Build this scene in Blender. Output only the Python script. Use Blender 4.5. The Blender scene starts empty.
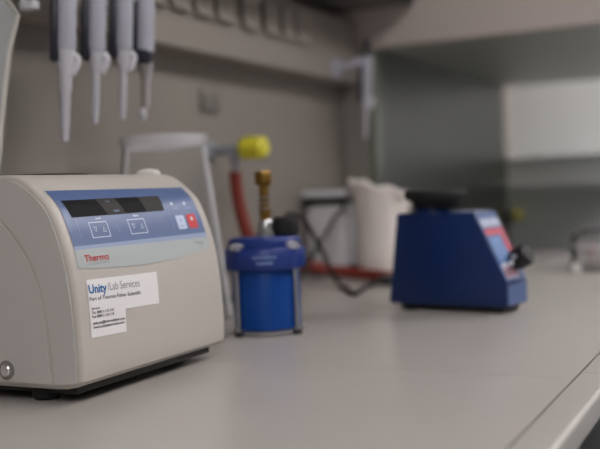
import bpy, bmesh, math, random
from mathutils import Vector, Matrix
random.seed(7)
PI = math.pi
col = bpy.context.scene.collection
BZ = 0.896                      # bench top height

# ------------------------------------------------------------ materials
def lin(c):
    return tuple(((v / 255) / 12.92 if v / 255 <= .04045 else ((v / 255 + .055) / 1.055) ** 2.4) for v in c) + (1,)
def mat(name, rgb, rough=.5, metal=0, noise=0, nscale=40, spec=.5, bump=0, bscale=200, trans=0, emit=0, coat=0, sss=0):
    m = bpy.data.materials.new(name); m.use_nodes = True
    nt = m.node_tree; b = nt.nodes['Principled BSDF']
    c = lin(rgb)
    b.inputs['Base Color'].default_value = c
    b.inputs['Roughness'].default_value = rough
    b.inputs['Metallic'].default_value = metal
    b.inputs['Specular IOR Level'].default_value = spec
    b.inputs['Transmission Weight'].default_value = trans
    b.inputs['Coat Weight'].default_value = coat
    if emit:
        b.inputs['Emission Color'].default_value = c; b.inputs['Emission Strength'].default_value = emit
    tc = nt.nodes.new('ShaderNodeTexCoord')
    if noise:
        n = nt.nodes.new('ShaderNodeTexNoise'); n.inputs['Scale'].default_value = nscale; n.inputs['Detail'].default_value = 4
        nt.links.new(tc.outputs['Object'], n.inputs['Vector'])
        r = nt.nodes.new('ShaderNodeMixRGB'); r.blend_type = 'MIX'
        r.inputs[1].default_value = tuple(v * (1 - noise) for v in c[:3]) + (1,)
        r.inputs[2].default_value = tuple(min(1, v * (1 + noise)) for v in c[:3]) + (1,)
        nt.links.new(n.outputs['Fac'], r.inputs[0]); nt.links.new(r.outputs[0], b.inputs['Base Color'])
    if bump:
        n = nt.nodes.new('ShaderNodeTexNoise'); n.inputs['Scale'].default_value = bscale
        nt.links.new(tc.outputs['Object'], n.inputs['Vector'])
        bp = nt.nodes.new('ShaderNodeBump'); bp.inputs['Strength'].default_value = bump; bp.inputs['Distance'].default_value = .002
        nt.links.new(n.outputs['Fac'], bp.inputs['Height']); nt.links.new(bp.outputs[0], b.inputs['Normal'])
    return m
def clear_mat(name, rgb, alpha, rough=.12, gloss=.25):
    """thin clear plastic: see-through with a slight body and a fresnel sheen"""
    m = bpy.data.materials.new(name); m.use_nodes = True
    nt = m.node_tree; nt.nodes.clear()
    out = nt.nodes.new('ShaderNodeOutputMaterial')
    tr = nt.nodes.new('ShaderNodeBsdfTransparent'); tr.inputs[0].default_value = (.98, .98, .98, 1)
    df = nt.nodes.new('ShaderNodeBsdfDiffuse'); df.inputs[0].default_value = lin(rgb)
    gl = nt.nodes.new('ShaderNodeBsdfGlossy'); gl.inputs['Roughness'].default_value = rough
    m1 = nt.nodes.new('ShaderNodeMixShader'); m1.inputs[0].default_value = alpha
    nt.links.new(tr.outputs[0], m1.inputs[1]); nt.links.new(df.outputs[0], m1.inputs[2])
    lw = nt.nodes.new('ShaderNodeLayerWeight'); lw.inputs[0].default_value = gloss
    m2 = nt.nodes.new('ShaderNodeMixShader')
    nt.links.new(lw.outputs['Fresnel'], m2.inputs[0]); nt.links.new(m1.outputs[0], m2.inputs[1]); nt.links.new(gl.outputs[0], m2.inputs[2])
    nt.links.new(m2.outputs[0], out.inputs[0])
    return m

M = dict(
    wall=mat('wall paint', (146, 139, 132), .75, noise=.04, nscale=6, bump=.05),
    wall2=mat('far wall paint', (186, 188, 187), .8, noise=.03, nscale=5),
    ceiling=mat('ceiling tile', (215, 214, 210), .9, noise=.04, nscale=8),
    floor=mat('floor vinyl', (92, 92, 94), .5, noise=.12, nscale=30),
    bench=mat('bench laminate', (176, 171, 166), .26, noise=.025, nscale=14, spec=.35),
    lipping=mat('bench front lipping', (174, 169, 164), .22, noise=.02, nscale=14),
    char=mat('charcoal laminate', (38, 39, 42), .6, noise=.1),
    trunk=mat('trunking enamel', (156, 148, 140), .5, noise=.02, nscale=10),
    socket=mat('socket plastic', (176, 168, 160), .35, noise=.02),
    socket_dark=mat('darker socket plastic', (128, 123, 118), .5, noise=.03),
    grey_plate=mat('grey outlet plastic', (134, 129, 125), .5, noise=.05),
    hood=mat('hood enamel', (214, 203, 197), .5, noise=.02, nscale=5),
    liner=mat('hood liner', (58, 60, 53), .3, noise=.12, nscale=2.5),
    liner_dark=mat('hood back liner', (212, 215, 214), .4, noise=.12, nscale=3),
    hood_top=mat('hood top liner', (150, 151, 143), .4, noise=.08, nscale=3),
    tub=clear_mat('tub plastic', (205, 205, 208), .16, .15, .16),
    post=mat('hood post', (142, 137, 130), .45, noise=.03),
    glass_edge=mat('hood glass edge', (118, 122, 110), .2, noise=.05),
    shelf=mat('shelf board', (104, 101, 100), .6, noise=.06),
    black=mat('black plastic', (20, 20, 22), .45, noise=.1),
    rubber=mat('black rubber', (16, 16, 17), .75, noise=.15, bump=.1),
    cream=mat('cream housing plastic', (190, 184, 177), .42, noise=.015, nscale=60, bump=.06, bscale=900),
    side=mat('grey side plastic', (196, 193, 190), .5, noise=.015, nscale=60, bump=.06, bscale=900),
    lid=mat('lid grey plastic', (146, 147, 147), .45, noise=.03),
    lidrim=mat('lid rim plastic', (190, 186, 178), .4, noise=.02),
    blue_panel=mat('control panel blue', (84, 106, 150), .35, noise=.015),
    band=mat('control panel grey band', (180, 186, 187), .35, noise=.015),
    band_line=mat('pale blue line', (150, 166, 196), .35, noise=.015),
    disp=mat('display black', (22, 22, 24), .6, noise=.05, spec=.12),
    disp2=mat('display grey patch', (66, 64, 64), .6, noise=.05, spec=.12),
    print_white=mat('white print', (205, 215, 235), .5, noise=.02),
    print_soft=mat('soft white print', (140, 166, 212), .5, noise=.02),
    key_white=mat('pale key', (196, 210, 236), .4, noise=.02),
    key_red=mat('red key', (206, 44, 46), .4, noise=.03),
    ink_red=mat('red ink', (196, 48, 44), .5, noise=.02),
    ink_blue=mat('blue ink', (10, 100, 165), .5, noise=.02),
    ink_grey=mat('grey ink', (128, 130, 136), .5, noise=.02),
    ink_dark=mat('dark ink', (34, 34, 40), .5, noise=.02),
    ink_slate=mat('slate ink', (92, 120, 140), .5, noise=.02),
    paper=mat('white sticker', (234, 232, 233), .45, noise=.01),
    steel=mat('steel', (190, 190, 190), .28, metal=1, noise=.05),
    chrome=mat('chrome', (240, 240, 243), .3, metal=1, noise=.03),
    brass=mat('brass', (138, 106, 50), .35, metal=.85, noise=.12, nscale=120),
    cap_blue=mat('canister cap blue', (24, 50, 124), .4, noise=.05),
    bowl_blue=mat('canister bowl blue', (5, 64, 142), .3, noise=.06, nscale=20, spec=.35),
    vortex=mat('mixer enamel blue', (0, 38, 92), .38, noise=.03),
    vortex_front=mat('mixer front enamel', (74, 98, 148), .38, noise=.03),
    decal_white=mat('decal white', (176, 184, 206), .4, noise=.02),
    decal_red=mat('decal red', (196, 84, 100), .4, noise=.02),
    decal_blue=mat('decal blue', (108, 140, 190), .4, noise=.35, nscale=110),
    pip=mat('pipette grey plastic', (178, 178, 190), .4, noise=.03),
    pip2=mat('pipette pale plastic', (200, 199, 206), .35, noise=.03),
    navy=mat('pipette navy plastic', (22, 24, 40), .45, noise=.1),
    red_hose=mat('red rubber hose', (124, 40, 26), .55, noise=.1, nscale=60),
    yellow=mat('yellow tap plastic', (226, 216, 56), .45, noise=.05),
    tapgrey=mat('tap grey enamel', (150, 154, 160), .35, noise=.04),
    bag=mat('white bag', (246, 238, 233), .6, noise=.02, bump=.3, bscale=60),
    device=mat('pale device plastic', (232, 232, 236), .45, noise=.02),
    tray=mat('pale tray', (240, 244, 250), .3, noise=.02),
    pink=mat('pink caps', (196, 132, 140), .5, noise=.2, nscale=80),
    pinkpale=mat('pale tube caps', (214, 196, 196), .5, noise=.1, nscale=80),
    white=mat('white plastic', (236, 234, 230), .35, noise=.02),
    lamp=mat('lamp diffuser', (255, 250, 250), .6, emit=1),
    clear=clear_mat('clear plastic', (228, 228, 231), .035, .2, .06),
    clear_rim=clear_mat('clear plastic rim', (240, 240, 243), .6, .2, .08),
    clear_thin=clear_mat('thin clear plastic', (200, 200, 200), .10, .1, .2),
)

# ------------------------------------------------------------ object helpers
def tag(o, label=None, cat=None, group=None, kind=None):
    if label: o['label'] = label
    if cat: o['category'] = cat
    if group: o['group'] = group
    if kind: o['kind'] = kind
    return o
def thing(name, label, cat, loc=(0, 0, 0), rz=0, group=None):
    o = bpy.data.objects.new(name, None); col.objects.link(o)
    o.empty_display_size = .03
    o.location = loc; o.rotation_euler = (0, 0, rz)
    return tag(o, label, cat, group)
class MB:
    """collects shapes, then links them as one mesh object"""
    def __init__(s): s.bm = bmesh.new()
    def _xf(s, vs, M4):
        if M4 is not None: bmesh.ops.transform(s.bm, matrix=M4, verts=vs)
        return s
    def box(s, x0, x1, y0, y1, z0, z1, bev=0, mtx=None, seg=2):
        r = bmesh.ops.create_cube(s.bm, size=1)
        vs = r['verts']
        bmesh.ops.transform(s.bm, matrix=Matrix.Translation(((x0+x1)/2, (y0+y1)/2, (z0+z1)/2)) @ Matrix.Diagonal((abs(x1-x0), abs(y1-y0), abs(z1-z0), 1)), verts=vs)
        if bev:
            es = list({e for v in vs for e in v.link_edges})
            rr = bmesh.ops.bevel(s.bm, geom=es, offset=bev, segments=seg, profile=.5, affect='EDGES')
            vs = list({v for f in rr['faces'] for v in f.verts} | {v for v in vs if v.is_valid})
        return s._xf(vs, mtx)
    def lathe(s, prof, n=32, mtx=None, cap0=True, cap1=True, fn=None):
        rings = []
        for r, z in prof:
            ring = []
            for k in range(n):
                a = 2*PI*k/n; rr = r; zz = z
                if fn: rr, zz = fn(r, z, a)
                ring.append(s.bm.verts.new((rr*math.cos(a), rr*math.sin(a), zz)))
            rings.append(ring)
        for A, B in zip(rings, rings[1:]):
            for k in range(n): s.bm.faces.new((A[k], A[(k+1) % n], B[(k+1) % n], B[k]))
        if cap0: s.bm.faces.new(rings[0][::-1])
        if cap1: s.bm.faces.new(rings[-1])
        return s._xf([v for r in rings for v in r], mtx)
    def cyl(s, p, q, r, r2=None, n=20):
        p, q = Vector(p), Vector(q); d = q - p
        R = d.to_track_quat('Z', 'Y').to_matrix().to_4x4()
        return s.lathe([(r, 0), (r if r2 is None else r2, d.length)], n, Matrix.Translation(p) @ R)
    def tube(s, pts, r, n=12, sm=8):
        P = [Vector(p) for p in pts]
        if sm:
            Q = []
            ext = [P[0]*2-P[1]] + P + [P[-1]*2-P[-2]]
            for i in range(1, len(ext)-2):
                a, b, c, d = ext[i-1:i+3]
                for k in range(sm):
                    t = k/sm
                    Q.append(.5*((2*b)+(c-a)*t+(2*a-5*b+4*c-d)*t*t+(3*b-a-3*c+d)*t**3))
            Q.append(P[-1]); P = Q
        up = Vector((0, 0, 1)); rings = []
        t0 = (P[1]-P[0]).normalized()
        nn = t0.cross(up) if abs(t0.dot(up)) < .95 else t0.cross(Vector((1, 0, 0)))
        nn.normalize()
        for i, p in enumerate(P):
            t = (P[min(i+1, len(P)-1)]-P[max(i-1, 0)]).normalized()
            nn = (nn - t*nn.dot(t)).normalized(); b = t.cross(nn)
            rr = r(i/(len(P)-1)) if callable(r) else r
            rings.append([s.bm.verts.new(p + nn*rr*math.cos(2*PI*k/n) + b*rr*math.sin(2*PI*k/n)) for k in range(n)])
        for A, B in zip(rings, rings[1:]):
            for k in range(n): s.bm.faces.new((A[k], A[(k+1) % n], B[(k+1) % n], B[k]))
        s.bm.faces.new(rings[0][::-1]); s.bm.faces.new(rings[-1])
        return s
    def prism(s, poly, h, mtx=None, bev=0):
        """poly in local XY extruded along Z by h"""
        a = [s.bm.verts.new((x, y, 0)) for x, y in poly]; b = [s.bm.verts.new((x, y, h)) for x, y in poly]
        n = len(poly)
        fs = [s.bm.faces.new(a[::-1]), s.bm.faces.new(b)]
        for k in range(n): fs.append(s.bm.faces.new((a[k], a[(k+1) % n], b[(k+1) % n], b[k])))
        vs = a + b
        if bev:
            es = list({e for f in fs for e in f.edges})
            rr = bmesh.ops.bevel(s.bm, geom=es, offset=bev, segments=2, profile=.5, affect='EDGES')
            vs = list({v for f in rr['faces'] for v in f.verts} | {v for v in vs if v.is_valid})
        return s._xf(vs, mtx)
    def build(s, name, m, parent=None, smooth=True, ang=35):
        bmesh.ops.recalc_face_normals(s.bm, faces=s.bm.faces[:])
        me = bpy.data.meshes.new(name); s.bm.to_mesh(me); s.bm.free()
        o = bpy.data.objects.new(name, me); col.objects.link(o)
        me.materials.append(m)
        if smooth:
            for p in me.polygons: p.use_smooth = True
            me.set_sharp_from_angle(angle=math.radians(ang))
        if parent: o.parent = parent
        return o
def struct(name, mb, m):
    return tag(mb.build(name, m), kind='structure')
def children(o): return [c for c in bpy.data.objects if c.parent == o]
def copy_tree(o, parent=None):
    c = o.copy(); col.objects.link(c)
    if parent: c.parent = parent
    for ch in children(o): copy_tree(ch, c)
    return c
RX = lambda a: Matrix.Rotation(a, 4, 'X')
RY = lambda a: Matrix.Rotation(a, 4, 'Y')
RZ = lambda a: Matrix.Rotation(a, 4, 'Z')
T = lambda *p: Matrix.Translation(p)

# ------------------------------------------------------------ the room
X0, X1, Y0, Y1, H = -2.4, 4.25, -3.2, 1.05, 2.75
struct('floor', MB().box(X0-.1, X1+.1, Y0-.1, Y1+.1, -.1, 0), M['floor'])
struct('ceiling', MB().box(X0-.1, X1+.1, Y0-.1, Y1+.1, H, H+.1), M['ceiling'])
struct('wall_back', MB().box(X0-.1, X1+.1, Y1, Y1+.1, 0, H), M['wall'])
struct('wall_front', MB().box(X0-.1, X1+.1, Y0-.1, Y0, 0, H), M['wall2'])
struct('wall_left', MB().box(X0-.1, X0, Y0, Y1, 0, H), M['wall2'])
struct('wall_right', MB().box(X1, X1+.1, Y0, Y1, 0, H), M['wall2'])

# ceiling lights
LS = 12.0
def ceiling_light(x, y, lx, ly, strength, label):
    t = thing('ceiling_light', label, 'ceiling light', (x, y, H), 0, 'ceiling lights')
    f = MB()
    for a, b, c, d in ((-lx/2-.03, lx/2+.03, -ly/2-.03, -ly/2), (-lx/2-.03, lx/2+.03, ly/2, ly/2+.03), (-lx/2-.03, -lx/2, -ly/2, ly/2), (lx/2, lx/2+.03, -ly/2, ly/2)):
        f.box(a, b, c, d, -.05, 0)
    f.build('light_frame', M['white'], t, False)
    m = M['lamp'].copy(); m.name = 'lamp diffuser lit'
    m.node_tree.nodes['Principled BSDF'].inputs['Emission Strength'].default_value = strength
    MB().box(-lx/2, lx/2, -ly/2, ly/2, -.04, -.02).build('light_diffuser', m, t, False)
ceiling_light(-1.1, -.55, 1.2, .6, LS*.9, 'added fill light, out of view above the aisle nearest the left wall')  # added lamp out of view, lifts the left side of the centrifuge
ceiling_light(.9, -.75, 1.2, .6, LS*.62, 'bright rectangular ceiling light over the aisle in front of the centrifuge')
ceiling_light(2.9, -1.0, 1.2, .6, LS, 'bright rectangular ceiling light over the aisle in front of the fume hood')
ceiling_light(3.85, -.2, .5, 1.2, LS*1.35, 'rectangular ceiling light beyond the fume hood near the right wall')

# ------------------------------------------------------------ lab bench
BX0, BX1, BY0, BY1, BT = -1.0, 2.85, .158, 1.05, .0255
t = thing('lab_bench', 'long pale grey laminate lab bench running along the back wall', 'bench', (0.9, .6, 0))
def rel(mb, root):      # world-built mesh under a root that sits elsewhere
    bmesh.ops.transform(mb.bm, matrix=root.matrix_basis.inverted() if False else (T(*root.location) @ RZ(root.rotation_euler.z)).inverted(), verts=mb.bm.verts[:])
    return mb
w = MB()
w.box(BX0, 1.0167, .1942, BY1-.002, BZ-BT, BZ).box(1.0175, BX1, .1942, BY1-.002, BZ-BT, BZ)
w.box(BX0, BX1, .187, .20, BZ-BT, BZ-.012)
rel(w, t).build('worktop', M['bench'], t, False)
e = MB()
ep = [(.1915, BZ-BT), (.1915, BZ)] + [(BY0+.005-.005*math.sin(a), BZ-.005+.005*math.cos(a)) for a in [PI/2*k/6 for k in range(7)]] + [(BY0, BZ-BT+.002), (BY0+.002, BZ-BT)]
for xa, xb in ((BX0, 1.0495), (1.0506, BX1)):
    e.prism(ep, xb-xa, Matrix(((0, 0, 1, xa), (1, 0, 0, 0), (0, 1, 0, 0), (0, 0, 0, 1))))
tag(rel(e, t).build('front_edge_strip', M['lipping'], t), 'pale front edge strip with rounded edge')
b = MB().box(BX0, BX1, .24, BY1-.002, .1, BZ-BT).box(BX0, BX1, .30, BY1-.01, 0, .1)
rel(b, t).build('base_carcass', M['char'], t, False)
for k in range(6):
    x = BX0 + .03 + k*.635
    d = rel(MB().box(x, x+.625, .222, .24, .12, BZ-BT-.02, .002), t).build('cabinet_door', M['char'], t)
    rel(MB().tube([(x+.56, .222, .78), (x+.56, .2, .78), (x+.56, .2, .64), (x+.56, .222, .64)], .005, 8, 0), t).build('door_handle', M['steel'], d)

# ------------------------------------------------------------ wall trunking, sockets, shelf
TF = .99
t = thing('cable_trunking', 'beige enamelled cable trunking along the back wall above the bench', 'cable trunking', (.6, Y1, 1.383))
rel(MB().box(-1.0, 2.375, TF, Y1, 1.383, 1.543, .003), t).build('trunking_body', M['trunk'], t)
sx = [1.405, 1.485, 1.566, 1.648, 1.752, 1.847, 1.929, 2.005]
words = ['far left socket of the left four on the trunking', 'second socket from the left in the left four', 'third socket from the left in the left four', 'rightmost socket of the left four beside the gap',
         'leftmost socket of the right four beside the gap', 'second socket from the left in the right four', 'third socket from the left in the right four', 'rightmost socket on the trunking nearest the hanging single pipette']
def make_socket():
    r = thing('power_socket', '', 'power socket', (sx[0], TF, 1.452), 0, 'power sockets on the trunking')
    pr = [(0, 0), (-.015, 0), (-.007, .011), (-.007, .066), (0, .066)]
    MB().prism([(y, z) for y, z in pr], .058, Matrix(((0, 0, 1, .004), (1, 0, 0, 0), (0, 1, 0, 0), (0, 0, 0, 1)))).build('socket_plate', M['socket'], r, False)
    MB().box(-.002, .0038, -.008, 0, .004, .066, .001).build('socket_left_strip', M['socket_dark'], r)  # darker strip along the left side of each socket
    MB().lathe([(.019, -.001), (.019, .0012), (.015, .0012)], 20, T(.034, -.007, .038) @ RX(PI/2)).build('socket_recess', M['trunk'], r)
    return r
s0 = make_socket()
for i, x in enumerate(sx):
    o = s0 if i == 0 else copy_tree(s0)
    o.location = (x, TF-.0005, 1.452); o['label'] = 'beige power socket, ' + words[i]

t = thing('wall_outlet', 'small grey double outlet plate on the wall below the trunking', 'wall outlet', (1.706, Y1, 1.30))
MB().box(-.036, .036, -.009, 0, -.022, .022, .003).build('outlet_plate', M['grey_plate'], t)
for k in (-1, 1): MB().box(k*.017-.013, k*.017+.013, -.0115, -.008, -.015, .015, .002).build('outlet_rocker', M['socket_dark'], t)

t = thing('wall_shelf', 'grey shelf board fixed to the back wall above the trunking', 'shelf', (1.2, Y1, 1.575))
rel(MB().box(-1.0, 2.37, .838, Y1, 1.575, 1.605, .002), t).build('shelf_board', M['shelf'], t)
rel(MB().box(-1.0, 2.37, .826, .8375, 1.572, 1.62, .002), t).build('shelf_edge_strip', M['black'], t)

# ------------------------------------------------------------ fume hood at the bench end
HX, HY, HZ, HB = 2.38, .947, 1.475, 3.75
t = thing('fume_hood', 'beige fume hood with dark greenish interior at the right end of bench', 'fume hood', (3.0, .3, 0))
HF = .10
rel(MB().box(HX, HX+.04, HF, 1.045, HZ, 2.45, .004), t).build('hood_fascia', M['hood'], t)
rel(MB().box(HX+.041, HB+.03, HF, HF+.04, HZ, 2.45, .004), t).build('hood_header', M['hood'], t)
rel(MB().box(HX+.04, HB, HF+.04, 1.045, HZ+.001, HZ+.03), t).build('hood_ceiling', M['hood_top'], t, False)
rel(MB().box(HX+.04, HB, HY, HY+.03, BZ+.0005, HZ).box(BX1+.002, HB, HY, HY+.03, 0, BZ+.0005), t).build('hood_side_wall', M['liner'], t, False)
rel(MB().box(HX, HX+.04, HY+.022, 1.045, BZ+.0005, HZ), t).build('hood_post', M['post'], t, False)
rel(MB().box(HX, HX+.04, HY, HY+.022, BZ+.0005, HZ), t).build('hood_glass_edge', M['glass_edge'], t, False)
rel(MB().box(HB, HB+.03, HF, HY+.03, 0, 1.083), t).build('hood_back_panel', M['liner_dark'], t, False)
rel(MB().box(HB, HB+.03, HF, HF+.04, 1.083, HZ), t).build('hood_back_post', M['liner_dark'], t, False)

t = thing('hood_tap', 'small black lab tap with a yellow tip inside the fume hood', 'tap', (3.70, HY, .972))
MB().cyl((0, 0, 0), (0, -.042, 0), .011).build('tap_arm', M['black'], t)
MB().lathe([(.012, -.002), (.017, 0), (.017, .022), (.012, .028)], 20, T(0, -.036, 0) @ RX(PI/2)).build('tap_tip', M['yellow'], t)
MB().cyl((0, -.022, 0), (0, -.022, -.03), .006).build('tap_nozzle', M['black'], t)

t = thing('side_cabinet', 'grey cabinet by the right wall seen beyond the fume hood', 'cabinet', (4.12, .1, 0))
MB().box(-.13, .128, -1.6, .94, 0, 1.185, .004).build('cabinet_body', M['liner_dark'], t)
MB().box(-.15, .128, -1.62, .945, 1.186, 1.21, .004).build('cabinet_top', M['liner_dark'], t)

# ------------------------------------------------------------ centrifuge
prof_raw = [(.742, 1.1355), (.728, 1.1348), (.716, 1.1318), (.705, 1.1258), (.694, 1.1175), (.683, 1.108), (.674, 1.0968), (.6665, 1.081), (.6602, 1.0634), (.655, 1.045), (.6485, 1.006), (.6455, .96), (.6450, .93), (.6465, .9165)]
def cat_rom(P, sm=5):
    ext = [(2*P[0][0]-P[1][0], 2*P[0][1]-P[1][1])] + P + [(2*P[-1][0]-P[-2][0], 2*P[-1][1]-P[-2][1])]
    out = []
    for i in range(1, len(ext)-2):
        a, b, c, d = ext[i-1:i+3]
        for k in range(sm):
            t = k/sm
            out.append(tuple(.5*(2*b[j]+(c[j]-a[j])*t+(2*a[j]-5*b[j]+4*c[j]-d[j])*t*t+(3*b[j]-a[j]-3*c[j]+d[j])*t**3) for j in (0, 1)))
    out.append(P[-1]); return out
PR = cat_rom(prof_raw)
def surf(x, z, off):
    for (ya, za), (yb, zb) in zip(PR, PR[1:]):
        if zb <= z <= za:
            k = (za-z)/(za-zb+1e-9)
            y = ya+(yb-ya)*k
            n = Vector((za-zb, yb-ya)) * -1; n = Vector((-(za-zb), -(yb-ya))); n.normalize()
            # outward normal points to -y and +z
            return (x, y + n[0]*off, z + abs(n[1])*off*(1 if (ya > yb) else -1))
    return (x, PR[-1][0]-off, z)
CX0, CX1 = .775, 1.065
cen = thing('centrifuge', 'cream benchtop centrifuge with blue control panel and its lid open', 'centrifuge', (.92, .82, BZ))
closed = PR + [(.655, .9105), (.668, .9078), (.684, .907), (.80, .907), (.96, .907), (.994, .909), (1.0, .915)] + [(1.003, 1.0), (1.0, 1.10), (.99, 1.124), (.97, 1.1345), (.90, 1.1362), (.80, 1.1361)]
def offset_poly(P, d):
    n = len(P); out = []
    for i in range(n):
        a, b, c = Vector(P[i-1]), Vector(P[i]), Vector(P[(i+1) % n])
        t = (c-a).normalized(); nn = Vector((-t[1], t[0]))
        out.append(b+nn*d)
    cen_ = sum((Vector(p) for p in P), Vector((0, 0)))/n
    if (out[5]-cen_).length > (Vector(P[5])-cen_).length and d > 0: return offset_poly(P, -d)
    return out
mb = MB(); rings = []
rb = .006
for k in range(6):
    a = PI/2*k/5
    rings.append((CX0 + rb*(1-math.sin(a)), offset_poly(closed, rb*(1-math.cos(a)) + 1e-6)))
rings = rings[::-1]; rings = [(CX0 + rb*(1-math.cos(PI/2*k/5)), offset_poly(closed, rb*(1-math.sin(PI/2*k/5))+1e-7)) for k in range(6)]
rings += [(CX1 - (x-CX0), p) for x, p in rings[::-1]]
vr = [[mb.bm.verts.new((x, p[0], p[1])) for p in ps] for x, ps in rings]
n = len(closed)
for A, B in zip(vr, vr[1:]):
    for k in range(n): mb.bm.faces.new((A[k], A[(k+1) % n], B[(k+1) % n], B[k]))
mb.bm.faces.new(vr[0]); mb.bm.faces.new(vr[-1])
rel(mb, cen).build('housing', M['cream'], cen, ang=40)
# side panels: front band and the rear panel behind the curved seam
ins = [tuple(p) for p in offset_poly(closed, .0063)]
iPR = ins[:len(PR)]
seam = [(.7600, 1.0960), (.7453, 1.0868), (.7243, 1.066), (.7042, 1.0371), (.6929, 1.0023), (.6867, .9549), (.6845, .9135)]
seam = cat_rom(seam, 4)
YZX = lambda x: Matrix(((0, 0, 1, x), (1, 0, 0, 0), (0, 1, 0, 0), (0, 0, 0, 1)))
rear = seam + [(.69, .9135), (.96, .9135), (.993, .9145), (.9965, 1.0), (.994, 1.098), (.985, 1.112), (.90, 1.114), (.80, 1.112)]
front = [p for p in iPR] + [(.652, .9155), (.668, .9135), (.680, .9135)] + [(y-.0035, z) for y, z in seam[::-1]] + [(.80, 1.1165), (.90, 1.1185), (.985, 1.117), (.97, 1.1262), (.90, 1.1274), (.80, 1.127)]
for s_, x in ((0, CX0-.0022), (1, CX1-.0004)):
    rel(MB().prism(rear, .0026, YZX(x)), cen).build('side_panel', M['side'], cen, ang=20)
    rel(MB().prism(front, .0018, YZX(x+(.0008 if not s_ else 0))), cen).build('side_band', M['side'], cen, ang=20)
sc = rel(MB().lathe([(.0068, 0), (.0068, .003), (.0055, .0042), (.002, .0046)], 24, T(CX0-.002, .745, .926) @ RY(-PI/2)), cen).build('side_screw', M['chrome'], cen)
rel(MB().lathe([(.0105, 0), (.0105, .0012), (.0075, .0016)], 24, T(CX0-.002, .745, .926) @ RY(-PI/2)), cen).build('screw_cup', M['socket_dark'], sc)
for x in (.80, 1.04):
    for y in (.715, .965):
        rel(MB().lathe([(.013, BZ-.0042), (.016, BZ-.001), (.016, .9085)], 20, T(x, y, 0)), cen).build('foot', M['rubber'], cen)
rel(MB().box(.788, 1.052, .664, .99, .9005, .9075, .001), cen).build('base_plate', M['black'], cen)  # black plate extended and lowered to deepen the shade under the housing
# top: chamber ring, dark bowl, latch
rel(MB().lathe([(.082, 0), (.098, 0), (.098, .002), (.09, .0026), (.082, .002)], 40, T(.92, .86, 1.1361), cap0=False, cap1=False), cen).build('chamber_ring', M['black'], cen)
rel(MB().lathe([(.002, .0006), (.083, .0008)], 40, T(.92, .86, 1.1361), cap0=False), cen).build('chamber_floor', M['steel'], cen)
# (white latch nub is seen against the jug above the top edge)
rel(MB().lathe([(.017, 0), (.017, .004), (.013, .0085), (.005, .0105)], 24, T(1.036, .735, 1.1335) @ Matrix.Diagonal((.42, 1.1, .85, 1))), cen).build('lid_latch', M['white'], cen)
# open lid
lr = [(.985, 1.120), (.988, 1.150), (.995, 1.179), (1.003, 1.222), (1.0115, 1.262), (1.025, 1.319), (1.0455, 1.370), (1.021, 1.391), (.990, 1.412)]
outl = lr + [(1.84-x, z) for x, z in lr[::-1]]
XZ = lambda y: Matrix(((1, 0, 0, 0), (0, 0, 1, y), (0, 1, 0, 0), (0, 0, 0, 1)))
lid = rel(MB().prism(outl, .022, XZ(.951), .002), cen).build('lid', M['lid'], cen)
rel(MB().tube([(x, .952, z) for x, z in lr], .0042, 10, 0), cen).build('lid_rim', M['lidrim'], lid)
rel(MB().tube([(1.84-x, .952, z) for x, z in lr], .0042, 10, 0).tube([(x, .952, 1.412) for x in (.85, .92, .99)], .0042, 10, 2), cen).build('lid_rim', M['lidrim'], lid)
for x in (.865, .975):
    rel(MB().cyl((x-.012, .962, 1.128), (x+.012, .962, 1.128), .009), cen).build('lid_hinge', M['black'], cen)

# graphics laid on the curved front
def patch(name, poly, m, off, parent=cen, thick=.0006, mb=None):
    s = mb or MB()
    if mb is None: s.bm.faces.new([s.bm.verts.new((x, 0, z)) for x, z in poly])
    zs = [v.co.z for v in s.bm.verts]
    z = min(zs) + .0025
    while z < max(zs)-.0005:
        g = s.bm.verts[:] + s.bm.edges[:] + s.bm.faces[:]
        bmesh.ops.bisect_plane(s.bm, geom=g, plane_co=(0, 0, z), plane_no=(0, 0, 1)); z += .0025
    for v in s.bm.verts: v.co = surf(v.co.x, v.co.z, off)
    rel(s, parent) if parent is cen else rel(s, cen)
    o = s.build(name, m, parent, ang=60)
    # face outward
    if o.data.polygons and sum(p.normal.y*p.area for p in o.data.polygons) > 0: o.data.flip_normals()
    return o
def rrect(x0, x1, z0, z1, r=.0015, shear=0):
    pts = []
    for cx, cz, a0 in ((x1-r, z1-r, 0), (x0+r, z1-r, 90), (x0+r, z0+r, 180), (x1-r, z0+r, 270)):
        for k in range(4):
            a = math.radians(a0+30*k); pts.append((cx+r*math.cos(a), cz+r*math.sin(a)))
    return pts
def text_bm(s, x0, x1, z, h, slope=0, bold=0, zc=None):
    """letters between x0 and x1 on baseline z, capitals h high, as flat mesh in XZ"""
    cu = bpy.data.curves.new('lettering', 'FONT'); cu.body = s; cu.size = 1; cu.offset = bold; cu.resolution_u = 3
    o = bpy.data.objects.new('lettering', cu); col.objects.link(o)
    dg = bpy.context.evaluated_depsgraph_get(); ev = o.evaluated_get(dg)
    me = bpy.data.meshes.new_from_object(ev)
    bpy.data.objects.remove(o); bpy.data.curves.remove(cu)
    xs = [v.co.x for v in me.vertices]; a, b = min(xs), max(xs)
    k = (x1-x0)/(b-a)
    mb = MB(); mb.bm.from_mesh(me); bpy.data.meshes.remove(me)
    for v in mb.bm.verts:
        X = x0+(v.co.x-a)*k
        v.co = (X, 0, z+v.co.y*h/.69+(X-x0)*slope)
    return mb
def text(name, s, x0, x1, z, h, m, off, parent, slope=0, bold=0):
    return patch(name, None, m, off, parent, mb=text_bm(s, x0, x1, z, h, slope, bold))

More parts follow.
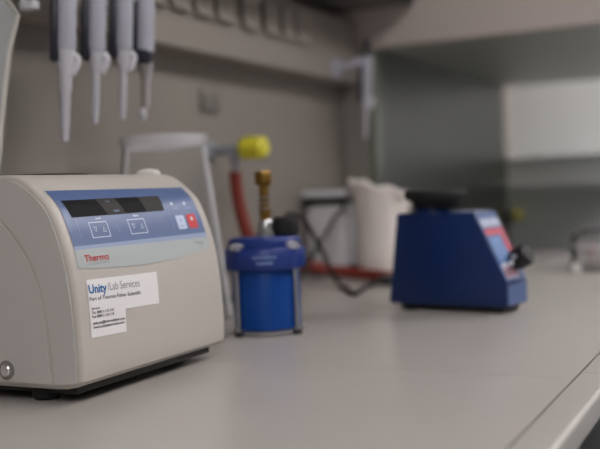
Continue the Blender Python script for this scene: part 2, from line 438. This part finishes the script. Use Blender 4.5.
zt, zm = 1.1163, 1.0566
cp = patch('control_panel', [(.7875, zt), (1.0462, zt-.0006), (1.0466, zm), (.7872, zm)], M['blue_panel'], .0006)
curve = [(.7873+.2612*k/16, 1.0337 + .0028*k/16 - .0066*math.sin(PI*k/16)) for k in range(17)]
pb = patch('panel_grey_band', [(.7872, zm-.0002), (1.0466, zm-.0002)] + curve[::-1], M['band'], .0006)
patch('panel_pale_line', [(.7872, zm+.0002), (1.0466, zm+.0002), (1.0468, zm-.0055), (.7873, zm-.0035)], M['band_line'], .0008, cp)
dsp = patch('display', [(.7966, 1.1050), (.9760, 1.1058), (.9722, 1.0880), (.7996, 1.0868)], M['disp'], .0010, cp)
patch('display_grey_patch', [(.8530, 1.1052), (.8880, 1.1053), (.8940, 1.0874), (.8610, 1.0872)], M['disp2'], .0013, dsp)  # paler grey patches across the display
patch('display_grey_patch', [(.9330, 1.1054), (.9750, 1.1056), (.9714, 1.0880), (.9350, 1.0876)], M['disp2'], .0013, dsp)
text('display_caption', 'rpm', .874, .884, 1.0900, .0028, M['print_soft'], .0016, dsp)
text('display_caption', 'x g', .868, .874, 1.1010, .0022, M['print_soft'], .0016, dsp)
def frame_poly(name, x0, x1, z0, z1, w_, m, off, par):
    for poly in ([(x0, z1), (x1, z1), (x1, z1-w_), (x0, z1-w_)], [(x0, z0+w_), (x1, z0+w_), (x1, z0), (x0, z0)]):
        yield poly
    for poly in ([(x0, z1-w_), (x0+w_*1.3, z1-w_), (x0+w_*1.3, z0+w_), (x0, z0+w_)], [(x1-w_*1.3, z1-w_), (x1, z1-w_), (x1, z0+w_), (x1-w_*1.3, z0+w_)]):
        yield poly
def multi(name, polys, m, off, par):
    s = MB()
    for p in polys: s.bm.faces.new([s.bm.verts.new((x, 0, z)) for x, z in p])
    return patch(name, None, m, off, par, mb=s)
def tri_outline(cx, cz, w_, h_, up, t_=.0007):
    sgn = 1 if up else -1
    A, B, C_ = (cx-w_, cz-sgn*h_), (cx+w_, cz-sgn*h_), (cx, cz+sgn*h_)
    g = lambda p, k: (cx+(p[0]-cx)*k, cz-sgn*h_/3+(p[1]-cz+sgn*h_/3)*k)
    k = .66
    return [[A, B, g(B, k), g(A, k)], [B, C_, g(C_, k), g(B, k)], [C_, A, g(A, k), g(C_, k)]]
for x0, x1, cap in ((.8222, .8540, 'speed'), (.8912, .9240, 'time')):
    kf = multi('key_frame', list(frame_poly('', x0, x1, 1.0634, 1.0806, .0010, None, 0, None)), M['print_white'], .0010, cp)
    multi('key_arrows', tri_outline(x0+.0085, 1.0722, .0030, .0030, False) + tri_outline(x1-.0085, 1.0722, .0030, .0030, True), M['print_white'], .0013, kf)
    text('key_caption', cap, x0+.014, x1-.008, 1.0832, .0026, M['print_white'], .0010, cp, bold=.02)
multi('divider_line', [[(.8035, 1.0850), (.8042, 1.0850), (.8045, 1.0650), (.8038, 1.0650)]], M['print_soft'], .0010, cp)
multi('divider_line', [[(.9790, 1.0850), (.9797, 1.0850), (.9800, 1.0650), (.9793, 1.0650)]], M['print_soft'], .0010, cp)
multi('small_icons', tri_outline(.8695, 1.0745, .0026, .0016, True) + tri_outline(.8715, 1.0690, .0026, .0016, False), M['print_soft'], .0010, cp)
rk = patch('stop_key', rrect(1.0133, 1.0335, 1.0638, 1.0812, .002), M['key_red'], .0012, cp); tag(rk, 'red stop key')
multi('key_symbol', [rrect(1.0205, 1.0262, 1.0735, 1.0775, .0010)], M['print_white'], .0015, rk)
text('key_caption', 'stop', 1.0180, 1.0290, 1.0672, .0022, M['decal_red'], .0015, rk)
wk = patch('start_key', rrect(.9888, 1.0080, 1.0638, 1.0808, .002), M['key_white'], .0012, cp); tag(wk, 'pale start key')
multi('key_symbol', tri_outline(.9985, 1.0752, .0030, .0018, True), M['blue_panel'], .0015, wk)
text('key_caption', 'start', .9930, 1.0040, 1.0668, .0022, M['blue_panel'], .0015, wk)
multi('indicator_icon', [rrect(.9905, .9965, 1.0940, 1.0972, .0012)], M['print_white'], .0010, cp)
multi('indicator_icon', [rrect(1.0195, 1.0240, 1.0932, 1.0972, .0012)], M['print_white'], .0010, cp)
text('indicator_caption', 'open', .9925, 1.0045, 1.0890, .0020, M['print_soft'], .0010, cp, bold=.02)
text('indicator_caption', 'short', 1.0190, 1.0310, 1.0886, .0020, M['print_soft'], .0010, cp, bold=.02)
text('brand_print', 'Thermo', .7992, .8402, 1.0396, .0072, M['ink_red'], .0010, pb, bold=.012)
text('brand_print', 'S C I E N T I F I C', .8020, .8402, 1.0358, .0022, M['ink_grey'], .0010, pb)
text('model_print', 'Fresco', 1.0150, 1.0340, 1.0440, .0034, M['ink_slate'], .0010, pb)
text('model_print', '17', 1.0250, 1.0330, 1.0400, .0028, M['ink_slate'], .0010, pb)
# service sticker
st = patch('service_sticker', [(.7950, 1.0212), (.9219, 1.0180), (.9195, .9812), (.8553, .9833), (.8536, .9580), (.7932, .9602)], M['paper'], .0007)
tag(st, 'white L-shaped service sticker')
sl = -.030
text('sticker_print', 'Unity', .7965, .8265, 1.0068, .0088, M['ink_blue'], .0011, st, sl, .028)
text('sticker_print', '/Lab Services', .8280, .8858, 1.0066, .0085, M['ink_grey'], .0011, st, sl, -.006)
text('sticker_print', 'Part of Thermo Fisher Scientific', .7962, .8858, .9988, .0042, M['ink_dark'], .0011, st, sl)
text('sticker_print', 'Service', .7970, .8110, .9893, .0026, M['ink_dark'], .0011, st, sl, .02)
text('sticker_print', 'Tel. 0800 1 112 110', .7970, .8338, .9850, .0027, M['ink_dark'], .0011, st, sl, .02)
text('sticker_print', 'Fax 0800 1 112 114', .7970, .8338, .9808, .0027, M['ink_dark'], .0011, st, sl, .02)
text('sticker_print', 'unity.de@thermofisher.com', .7970, .8520, .9738, .0027, M['ink_dark'], .0011, st, sl, .02)
text('sticker_print', 'www.unitylabservices.com', .7970, .8508, .9696, .0027, M['ink_dark'], .0011, st, sl, .02)

cen.scale = (.98, .98, .98); cen.location = (.9016, .8036, .9002)
# ------------------------------------------------------------ pipettes
def make_pipette(fat=False):
    r = thing('pipette', '', 'pipette', (0, 0, 0), 0)
    # root at the tip, pipette upright; navy grip strip faces -X, finger hook +X
    if fat:
        MB().lathe([(.0046, 0), (.0054, .004), (.0054, .016), (.0064, .019), (.0076, .070), (.0092, .073), (.0094, .100), (.0110, .106), (.0135, .128)], 20).build('barrel', M['pip2'], r)
    else:
        MB().lathe([(.0036, 0), (.0044, .003), (.0044, .012), (.0053, .015), (.0068, .080), (.0100, .086), (.0105, .100), (.0135, .112)], 20).build('barrel', M['pip2'], r)
    z0 = .128 if fat else .109
    MB().lathe([(.0125, z0-.004), (.0142, z0+.004), (.0145, z0+.078), (.0140, z0+.092), (.010, z0+.098)], 22, None).build('handle', M['pip'], r)
    MB().box(-.0220, -.008, -.0100, .0100, z0-.016, z0+.074, .004).build('grip_strip', M['navy'], r)
    MB().tube([(.010, 0, z0-.006), (.0155, 0, z0-.0125), (.0140, 0, z0-.022), (.008, 0, z0-.034)], .0062, 10, 4).build('ejector_collar', M['pip2'], r)
    MB().prism([(-.006, z0+.092), (-.040, z0+.086), (-.054, z0+.068), (-.048, z0+.064), (-.036, z0+.074), (-.006, z0+.076)], .016, Matrix(((1, 0, 0, 0), (0, 0, 1, -.008), (0, 1, 0, 0), (0, 0, 0, 1))), .0015).build('finger_hook', M['pip'], r)
    pl = MB().cyl((0, 0, z0+.096), (0, 0, z0+.130), .0060).build('plunger', M['navy'], r)
    MB().lathe([(.0085, 0), (.0095, .003), (.0085, .008), (.004, .0095)], 18, T(0, 0, z0+.129)).build('plunger_button', M['navy'], pl)
    return r
PY = .90
def hang(va, rz, lean=.06):           # hung by the finger hook, so each leans a little
    return (Matrix.Rotation(lean, 3, Vector((math.cos(va), math.sin(va), 0))) @ Matrix.Rotation(rz, 3, 'Z')).to_euler()
pipes = [make_pipette(True), make_pipette(False)]
pl_lab = ['grey pipette hanging leftmost, with a wide barrel and the lowest tip', 'grey pipette hanging second from the left in the row of four', 'grey pipette hanging third from the left in the row of four']
pipes.append(copy_tree(pipes[1]))
pos = [(1.071, 1.190), (1.141, 1.218), (1.208, 1.2275)]
for o, (x, z), l in zip(pipes, pos, pl_lab):
    o.location = (x, PY, z); o.rotation_euler = hang(.70, -.87); tag(o, l, None, 'pipettes hanging on the rack')
# fourth: narrow steel shaft below a navy collar
r = thing('pipette', 'grey pipette hanging rightmost of the four, with navy collar and thin dark shaft', 'pipette', (1.262, PY, 1.2295), 0, 'pipettes hanging on the rack')
r.rotation_euler = hang(.62, -.87)
MB().lathe([(.0030, 0), (.0058, .004), (.0058, .014), (.0035, .018)], 16).build('tip_cone', M['pip2'], r)
MB().lathe([(.0035, .016), (.0040, .060), (.0080, .082), (.0105, .092)], 16).build('shaft', M['grey_plate'], r)
MB().tube([(.008, 0, .020), (.0085, 0, .060), (.013, 0, .092)], .0018, 8, 4).build('ejector_rod', M['pip2'], r)
MB().lathe([(.0110, .088), (.0150, .092), (.0160, .100), (.0160, .109)], 20, T(-.003, 0, 0)).build('collar', M['navy'], r)
MB().lathe([(.0145, .107), (.0150, .112), (.0150, .190), (.0140, .204), (.010, .210)], 22, T(.001, 0, 0)).build('handle', M['pip'], r)
MB().box(-.0195, -.008, -.0100, .0100, .104, .186, .004).build('grip_strip', M['navy'], r)
MB().prism([(-.006, .204), (-.040, .198), (-.054, .180), (-.048, .176), (-.036, .186), (-.006, .188)], .016, Matrix(((1, 0, 0, 0), (0, 0, 1, -.008), (0, 1, 0, 0), (0, 0, 0, 1))), .0015).build('finger_hook', M['pip'], r)
MB().cyl((0, 0, .208), (0, 0, .242), .006).build('plunger', M['navy'], r)
# rack above the frame that carries the four
t = thing('pipette_rack', 'pale rail under the shelf from which four pipettes hang', 'pipette rack', (1.17, .94, 1.575))
rel(MB().box(1.0, 1.34, .935, .945, 1.418, 1.452, .002), t).build('rack_rail', M['pip'], t)
for x in (1.01, 1.32): rel(MB().box(x, x+.012, .936, .944, 1.45, 1.576, .001), t).build('rack_hanger', M['device'], t)
for o, zh in list(zip(pipes, (.128+.066, .109+.066, .109+.066))) + [(r, .178)]:
    p = Matrix.LocRotScale(o.location, o.rotation_euler, None) @ Vector((-.045, 0, zh))
    rel(MB().box(p.x-.007, p.x+.007, p.y-.006, .945, p.z-.011, p.z+.0015, .001).box(p.x-.004, p.x+.004, .9385, .945, p.z-.004, 1.44, .001), t).build('rack_hook', M['device'], t)
# single pipette at the trunking end
o = copy_tree(pipes[1]); o.location = (2.250, .926, 1.231); o.rotation_euler = hang(.40, -1.15)
tag(o, 'single grey pipette hanging alone from a clip near the fume hood', None, 'lone pipette'); del o['group']
t = thing('pipette_clip', 'small pale clip on the trunking holding the single pipette', 'clip', (2.235, TF, 1.40))
MB().box(-.03, .02, -.006, 0, -.015, .035, .002).build('clip_plate', M['pip'], t)
MB().box(-.008, .002, -.060, -.004, .008, .022, .002).build('clip_arm', M['pip'], t)

# ------------------------------------------------------------ clear jug behind the centrifuge
t = thing('plastic_jug', 'tall clear plastic jug with flared rim standing behind the centrifuge', 'jug', (1.341, .918, BZ))
def wallfn(r, z, a): return (r*(1+.01*math.sin(3*a)), z)
MB().lathe([(.100, 0), (.102, .004), (.067, .300), (.065, .300), (.099, .006), (.0, .0055)], 48, None, cap1=False).build('jug_wall', M['clear'], t)
def rimfn(r, z, a):
    k = max(0, math.cos(a+.35))**14
    return (r+.018*k, z+.006*k)
MB().lathe([(.066, .290), (.070, .295), (.0725, .310), (.070, .3105), (.066, .297)], 64, None, False, False, rimfn).build('jug_rim', M['clear_rim'], t)
for a in (2.7, -.92, -1.25): 
    c, s_ = math.cos(a), math.sin(a)
    MB().tube([(.1008*c, .1008*s_, .006), (.0680*c, .0680*s_, .292)], .0030, 8, 1).build('jug_seam', M['clear_rim'], t)

# ------------------------------------------------------------ gas tap on the wall with its red hose
t = thing('wall_tap', 'grey wall gas tap with a yellow knob, above the red hose', 'tap', (1.70, Y1, 1.196))
MB().lathe([(.022, 0), (.022, .006), (.016, .012)], 24, RX(PI/2)).build('tap_flange', M['tapgrey'], t)
MB().cyl((0, -.005, 0), (0, -.074, 0), .0105).build('tap_body', M['tapgrey'], t)
MB().lathe([(.0050, -.062), (.0062, -.060), (.0062, -.035), (.0095, -.030), (.0125, -.008), (.0125, .006)], 18, T(0, -.060, 0)).build('tap_nozzle', M['tapgrey'], t)
def knobfn(r, z, a): return (r*(1+.07*math.cos(6*a)), z)
MB().lathe([(.010, 0), (.0200, .003), (.0225, .012), (.0238, .034), (.0225, .050), (.0150, .058)], 48, T(0, -.076, 0) @ RX(PI/2), fn=knobfn).build('tap_knob', M['yellow'], t)
hs = MB().tube([(1.70, .990, 1.150), (1.70, .989, 1.115), (1.702, .984, 1.075), (1.708, .972, 1.02), (1.735, .965, .972), (1.83, .967, .945), (1.93, .955, .936), (1.985, .91, .920), (1.99, .845, .9115), (1.955, .765, .909), (1.86, .68, .909), (1.75, .64, .909), (1.70, .64, .909)], .0130, 14, 10).build('rubber_hose', M['red_hose'])
tag(hs, 'red rubber hose from the wall tap down and along the bench', 'hose')

# ------------------------------------------------------------ blue filter canister
KX, KY = 1.251, .684
view_a = math.atan2(-KY, -KX)           # facing the camera side
t = thing('filter_canister', 'blue filter canister with steel tie rods and a brass fitting on top', 'filter canister', (KX, KY, BZ), view_a + PI/2)
# local -Y faces the camera
MB().lathe([(.045, .006), (.0495, .010), (.0505, .100), (.0485, .104)], 48).build('bowl', M['bowl_blue'], t)
MB().lathe([(.048, 0), (.0525, .002), (.0525, .007), (.048, .009)], 48).build('base_ring', M['steel'], t)
def capfn(r, z, a):
    return (r*(1+.012*max(0, math.cos(4*a+PI))), z)
cap = MB().lathe([(.048, .096), (.0590, .097), (.0605, .101), (.0605, .124), (.0585, .127), (.0540, .128), (.0540, .139), (.0515, .1425), (.020, .1445)], 64, fn=capfn).build('cap', M['cap_blue'], t)

for sx_ in (-1, 1):
    for sy_ in (-1, 1):
        c, s_ = sx_*.0425, sy_*.0325
        rd = MB().cyl((c, s_, .002), (c, s_, .098), .0032, n=12).build('tie_rod', M['steel'], t)
        c2, s2 = sx_*.0395, sy_*.0415
        MB().lathe([(.0065, .1265), (.0065, .129), (.004, .131)], 16, T(c2, s2, 0)).tube([(c2-.009, s2, .1275), (c2-.007, s2-.003, .1335), (c2, s2-.004, .1350), (c2+.007, s2-.003, .1330), (c2+.009, s2, .128)], .0022, 8, 4).build('wing_nut', M['chrome'], rd)
        MB().lathe([(.006, 0), (.007, .001), (.007, .006), (.004, .007)], 14, T(c, s_, 0)).build('rod_foot', M['rubber'], rd)
# raised lettering on the cap front: two short lines, too blurred to read, as small pale strokes
for z, half, m_ in ((.1155, .017, 'print_soft'), (.1075, .012, 'print_soft')):
    s = MB(); x = -half
    while x < half:
        w_ = random.uniform(.0012, .0026); a = -PI/2 + x/.0605
        s.box(-w_/2, w_/2, -.0004, .0004, -.0016, .0016, mtx=T(.0612*math.cos(a), .0612*math.sin(a), z) @ RZ(a+PI/2)); x += w_+.0011
    s.build('cap_print', M[m_], cap, False)
nk = MB().lathe([(.0150, .143), (.0150, .150), (.0120, .152), (.0120, .164), (.0095, .168)], 24, T(.003, -.002, 0)).build('neck', M['steel'], t)
MB().lathe([(.0078, .166), (.0078, .176), (.0090, .177), (.0090, .186), (.0075, .188), (.0075, .222)], 20, T(.003, -.002, 0)).build('brass_stem', M['brass'], t)
MB().lathe([(.0110, .220), (.0135, .2225), (.0135, .238), (.0115, .2405)], 6, T(.003, -.002, 0) @ RZ(.3)).build('hex_nut', M['brass'], t)
MB().tube([(.004+.0095*math.cos(k*.8), -.002+.0095*math.sin(k*.8), .178+k*.0011) for k in range(26)], .0013, 6, 2).build('coil', M['grey_plate'], t)
MB().lathe([(.012, 0), (.0195, .003), (.0205, .012), (.0195, .021), (.013, .026)], 28, T(.031, .008, .1425) @ Matrix.Diagonal((1.12, 1.12, 1.1, 1))).build('port_knob', M['rubber'], t)

# ------------------------------------------------------------ cables
def cable(pts, r, label):
    return tag(MB().tube(pts, r, 10, 10).build('black_cable', M['rubber']), label, 'cable')
cable([(1.285, .672, 1.050), (1.335, .690, 1.064), (1.40, .713, 1.068), (1.55, .766, 1.054), (1.68, .81, 1.02), (1.78, .837, .977), (1.835, .848, .940), (1.85, .836, .905), (1.80, .80, .902), (1.71, .747, .902), (1.69, .732, .902), (1.73, .738, .902), (1.79, .755, .902), (1.842, .766, .902), (1.87, .757, .905)], .0046, 'black cable arching from the blue canister down to the bench and the black plug')
cable([(2.075, .915, 1.070), (2.045, .906, 1.058), (2.02, .913, 1.043), (1.98, .919, 1.008), (1.94, .924, .979), (1.88, .915, .953), (1.80, .90, .925), (1.72, .905, .903), (1.64, .91, .903), (1.58, .91, .903)], .0046, 'black cable running from the pale plate device down left onto the bench')
cable([(1.66, .935, .902), (1.585, .94, .902), (1.53, .925, .93), (1.505, .90, .98), (1.55, .915, 1.009), (1.62, .92, 1.0), (1.66, .925, .96), (1.66, .945, .92), (1.62, .955, .903), (1.56, .955, .902)], .0045, 'black cable looping up behind the canister and in front of the back wall')
t = thing('inline_plug', 'black cable plug lying on the bench at the left of the blue mixer', 'plug', (1.905, .738, .9075), -.55)
MB().lathe([(.006, -.032), (.009, -.028), (.0115, -.018), (.0115, .030), (.009, .034)], 18, RY(PI/2)).build('plug_body', M['black'], t)
MB().lathe([(.0045, -.045), (.006, -.030)], 12, RY(PI/2)).build('plug_sleeve', M['rubber'], t)

# ------------------------------------------------------------ pale device with flat top plate
t = thing('plate_device', 'pale bench device with black band and flat plate beside the white bag', 'bench device', (2.150, .970, BZ), -.2)
MB().box(-.05, .05, -.056, .056, .022, .165, .008).build('device_body', M['device'], t)
MB().box(-.046, .046, -.060, .046, .006, .024, .003).build('device_base', M['black'], t)
for x in (-.035, .035):
    for y in (-.045, .035): MB().cyl((x, y, 0), (x, y, .007), .008).build('device_foot', M['rubber'], t)
MB().box(-.054, .054, -.056, .056, .172, .190, .005).build('device_collar', M['black'], t)
MB().box(-.045, .045, -.055, .045, .160, .178, .004).build('device_neck', M['device'], t)
MB().box(-.060, .060, -.060, .060, .190, .206, .005).build('top_plate', M['tray'], t)

# ------------------------------------------------------------ white bag
t = thing('white_bag', 'white crumpled upright bag standing on the bench behind the blue mixer', 'bag', (2.112, .834, BZ))
t.scale = (.95, .95, .97)
s = MB()
prof = [(.060, 0), (.066, .004), (.064, .06), (.061, .11), (.063, .15), (.068, .185), (.072, .205), (.071, .214), (.064, .215), (.058, .200), (.052, .17), (.03, .15)]
def bagfn(r, z, a):
    k = z/.215
    w_ = .022*k**2*math.sin(5*a+1) + .016*k*math.sin(9*a+z*30) + .012*math.sin(3*a+z*18)
    # rim higher and leaning on the left side (towards +Y -X)
    lean = math.cos(a-2.2)
    return (r*(1+w_)+.010*k**4*max(0, lean), z + .020*k**3*lean + .006*k**3*math.sin(7*a))
s.lathe(prof, 72, None, True, True, bagfn)
s.build('bag_body', M['bag'], t, ang=80)
s = MB()
s.tube([((.070+.004*math.sin(5*a))*math.cos(a)+.007*max(0, math.cos(a-2.2))*math.cos(a), (.070+.004*math.sin(5*a))*math.sin(a)+.007*max(0, math.cos(a-2.2))*math.sin(a), .207+.020*math.cos(a-2.2)+.006*math.sin(7*a)) for a in [2*PI*k/36 for k in range(37)]], lambda k: .0075+.002*math.sin(k*60), 8, 3)
s.build('bag_rim', M['bag'], t, ang=80)

# ------------------------------------------------------------ vortex mixer
ya = math.radians(-100)
vd = Vector((math.cos(ya), math.sin(ya), 0))                 # towards the mixer front
vw = Vector((-vd.y, vd.x, 0))                                 # across, away from the camera
P0 = Vector((1.5215, .5945, BZ))
VM = Matrix(((vd.x, vw.x, 0, P0.x), (vd.y, vw.y, 0, P0.y), (0, 0, 1, BZ), (0, 0, 0, 1)))
mix = thing('vortex_mixer', 'dark blue vortex mixer with a black rubber cup on top', 'vortex mixer', P0, math.atan2(vd.y, vd.x))
# local: x along the side to the front, y away from the camera, z up
VL, VW = .217, .078
side = [(0, .011), (.216, .011), (VL, .049), (.1635, .1625), (.0215, .1635)]
mb = MB(); mb.prism(side, VW, Matrix(((1, 0, 0, 0), (0, 0, 1, 0), (0, 1, 0, 0), (0, 0, 0, 1))), .0022)
mb.build('mixer_body', M['vortex'], mix)
# front apron and sloped front skin
def slope_patch(name, u0, u1, v0, v1, m, off, par, thick=.0006):
    A = Vector((VL, 0, .049)); B = Vector((.1635, 0, .1625)); d = B-A; n_ = Vector((d.z, 0, -d.x)).normalized()
    s = MB(); pts = []
    for o_ in (0, thick):
        for u, v in ((u0, v0), (u1, v0), (u1, v1), (u0, v1)):
            pts.append(s.bm.verts.new(A + d*v + Vector((0, VW*u, 0)) + n_*(off+o_)))
    a, b = pts[:4], pts[4:]
    s.bm.faces.new(a[::-1]); s.bm.faces.new(b)
    for k in range(4): s.bm.faces.new((a[k], a[(k+1) % 4], b[(k+1) % 4], b[k]))
    return s.build(name, m, par, False)
fp = slope_patch('front_panel', .03, .97, .02, .98, M['vortex_front'], .0001, mix)
MB().box(VL-.0008, VL+.0004, .003, VW-.003, .0135, .046).build('front_apron', M['vortex_front'], mix, False)
slope_patch('decal', .06, .94, .78, .89, M['decal_white'], .0008, fp)
slope_patch('decal', .06, .94, .66, .75, M['decal_red'], .0008, fp)
slope_patch('decal', .72, .94, .42, .66, M['decal_red'], .0008, fp)
slope_patch('decal', .10, .66, .28, .64, M['decal_blue'], .0008, fp)
slope_patch('decal', .70, .94, .12, .40, M['decal_white'], .0008, fp)
slope_patch('decal', .06, .66, .05, .25, M['decal_white'], .0008, fp)
for u in (.14, .34, .56):
    slope_patch('decal', u, u+.08, .07, .21, M['decal_red'], .0013, fp)
A = Vector((VL, 0, .049)); B = Vector((.1635, 0, .1625)); d = B-A; n_ = Vector((d.z, 0, -d.x)).normalized()
q = n_.to_track_quat('Z', 'Y').to_matrix().to_4x4()
kp = A + d*.26 + Vector((0, VW*.62, 0))
kb = MB().lathe([(.009, 0), (.009, .006), (.0165, .007), (.0185, .012), (.0175, .032), (.0145, .035)], 28, T(*kp) @ q).build('speed_knob', M['black'], mix)
MB().lathe([(.0040, .0), (.0040, .0035), (.002, .004)], 14, T(*(kp+n_*.017+Vector((0, -.019, .004)))) @ RX(PI/2)).build('knob_glint', M['chrome'], kb)  # chrome dot standing in for the highlight on the left of the knob
kp = A + d*.22 + Vector((0, VW*.22, 0))
MB().lathe([(.006, 0), (.006, .004), (.003, .005), (.0035, .016), (.002, .017)], 16, T(*kp) @ q).build('toggle_switch', M['chrome'], mix)
for x in (.03, .19):
    for y in (.018, VW-.018):
        MB().lathe([(.012, 0), (.015, .002), (.015, .012)], 18, T(x, y, 0)).build('foot', M['rubber'], mix)
MB().box(.022, .205, .010, VW-.010, .0035, .0118, .002).build('base_plate', M['black'], mix)
cx_, cy_ = .069, VW/2
MB().lathe([(.034, .1625), (.032, .168), (.028, .1745)], 32, T(cx_, cy_, 0)).build('head_collar', M['vortex'], mix)
MB().lathe([(.030, .1705), (.036, .172), (.040, .180), (.048, .183), (.0525, .187), (.053, .196), (.050, .1995), (.036, .200), (.018, .195)], 48, T(cx_, cy_, 0) @ RY(.035)).build('rubber_cup', M['rubber'], mix)
MB().box(.120, .158, .014, VW-.014, .1628, .1640).build('top_label', M['decal_white'], mix, False)

# ------------------------------------------------------------ clear tub with small tubes at the right end
t = thing('clear_tub', 'clear rounded plastic tub holding pinkish tubes at the far right of bench', 'tub', (2.27, .355, BZ))
MB().lathe([(.070, 0), (.074, .004), (.076, .055), (.070, .080), (.050, .0945), (.02, .099), (.0, .0995), (.018, .096), (.048, .0925), (.0685, .079), (.0745, .055), (.0725, .006), (.0, .004)], 48, None, True, False).build('tub_wall', M['tub'], t)
MB().lathe([(.0765, .052), (.0785, .053), (.0785, .058), (.0765, .059)], 48, None, False, False).build('tub_rim', M['clear_rim'], t)
k = 0
def make_tube(m):
    o = thing('sample_tube', '', 'tube', (0, 0, 0), 0, 'sample tubes in the clear tub')
    MB().lathe([(.003, 0), (.0075, .008), (.0085, .036)], 14).build('tube_body', M['pinkpale'], o)
    MB().lathe([(.0095, .036), (.0095, .046), (.007, .048)], 14).build('tube_cap', m, o)
    return o
tub_l = ['front left', 'front middle', 'front right', 'middle left', 'central', 'middle right', 'back left', 'back middle', 'back right']
ta, tb_ = make_tube(M['pink']), make_tube(M['pinkpale'])
used = {0: False, 1: False}
va = math.atan2(.355, 2.27)
for j in range(3):
    for i in range(3):
        k = j*3+i; kind = (i+j) % 2
        src = (ta, tb_)[kind]
        o = src if not used[kind] else copy_tree(src); used[kind] = True
        u, v = (1-i)*.027, (j-1)*.027
        o.location = (2.27 + v*math.cos(va) - u*math.sin(va), .355 + v*math.sin(va) + u*math.cos(va), BZ+.0065)
        o['label'] = ('pink' if kind == 0 else 'pale') + '-capped sample tube standing ' + tub_l[k] + ' inside the clear tub'
t = thing('bottle_stopper', 'small white round stopper lying in front of the clear tub', 'stopper', (2.195, .405, BZ))
MB().lathe([(.009, 0), (.0105, .002), (.0105, .011), (.008, .013)], 20, T(0, 0, .0105) @ RZ(.3) @ RY(-PI/2)).build('stopper_body', M['white'], t)
t = thing('rubber_bung', 'small black bung on the bench right of the clear tub', 'bung', (2.12, .322, BZ))
MB().lathe([(.010, 0), (.0115, .002), (.0115, .014), (.009, .016)], 20).build('stopper_body', M['black'], t)

# ------------------------------------------------------------ world, camera, colour
w = bpy.data.worlds.new('world'); bpy.context.scene.world = w; w.use_nodes = True
w.node_tree.nodes['Background'].inputs[0].default_value = (.05, .05, .055, 1)

cd = bpy.data.cameras.new('camera'); cam = bpy.data.objects.new('camera', cd); col.objects.link(cam)
Xc = (.444226524, .050969149, -.894463493); Yc = (-.894844562, -.023536276, -.445756944); Zc = (-.043772192, .998422851, .035154027)
cam.matrix_world = Matrix(((Xc[0], Xc[1], Xc[2], 0), (Yc[0], Yc[1], Yc[2], 0), (Zc[0], Zc[1], Zc[2], 1.105), (0, 0, 0, 1)))
cd.sensor_fit = 'HORIZONTAL'; cd.sensor_width = 36; cd.lens = 956.43/600*36
cd.clip_start = .02; cd.clip_end = 50
cd.dof.use_dof = True; cd.dof.focus_distance = 1.03; cd.dof.aperture_fstop = 2.9
sc = bpy.context.scene; sc.camera = cam
sc.view_settings.view_transform = 'Standard'; sc.view_settings.look = 'None'
sc.view_settings.exposure = 0.45; sc.view_settings.gamma = 1; sc.view_settings.use_curve_mapping = False
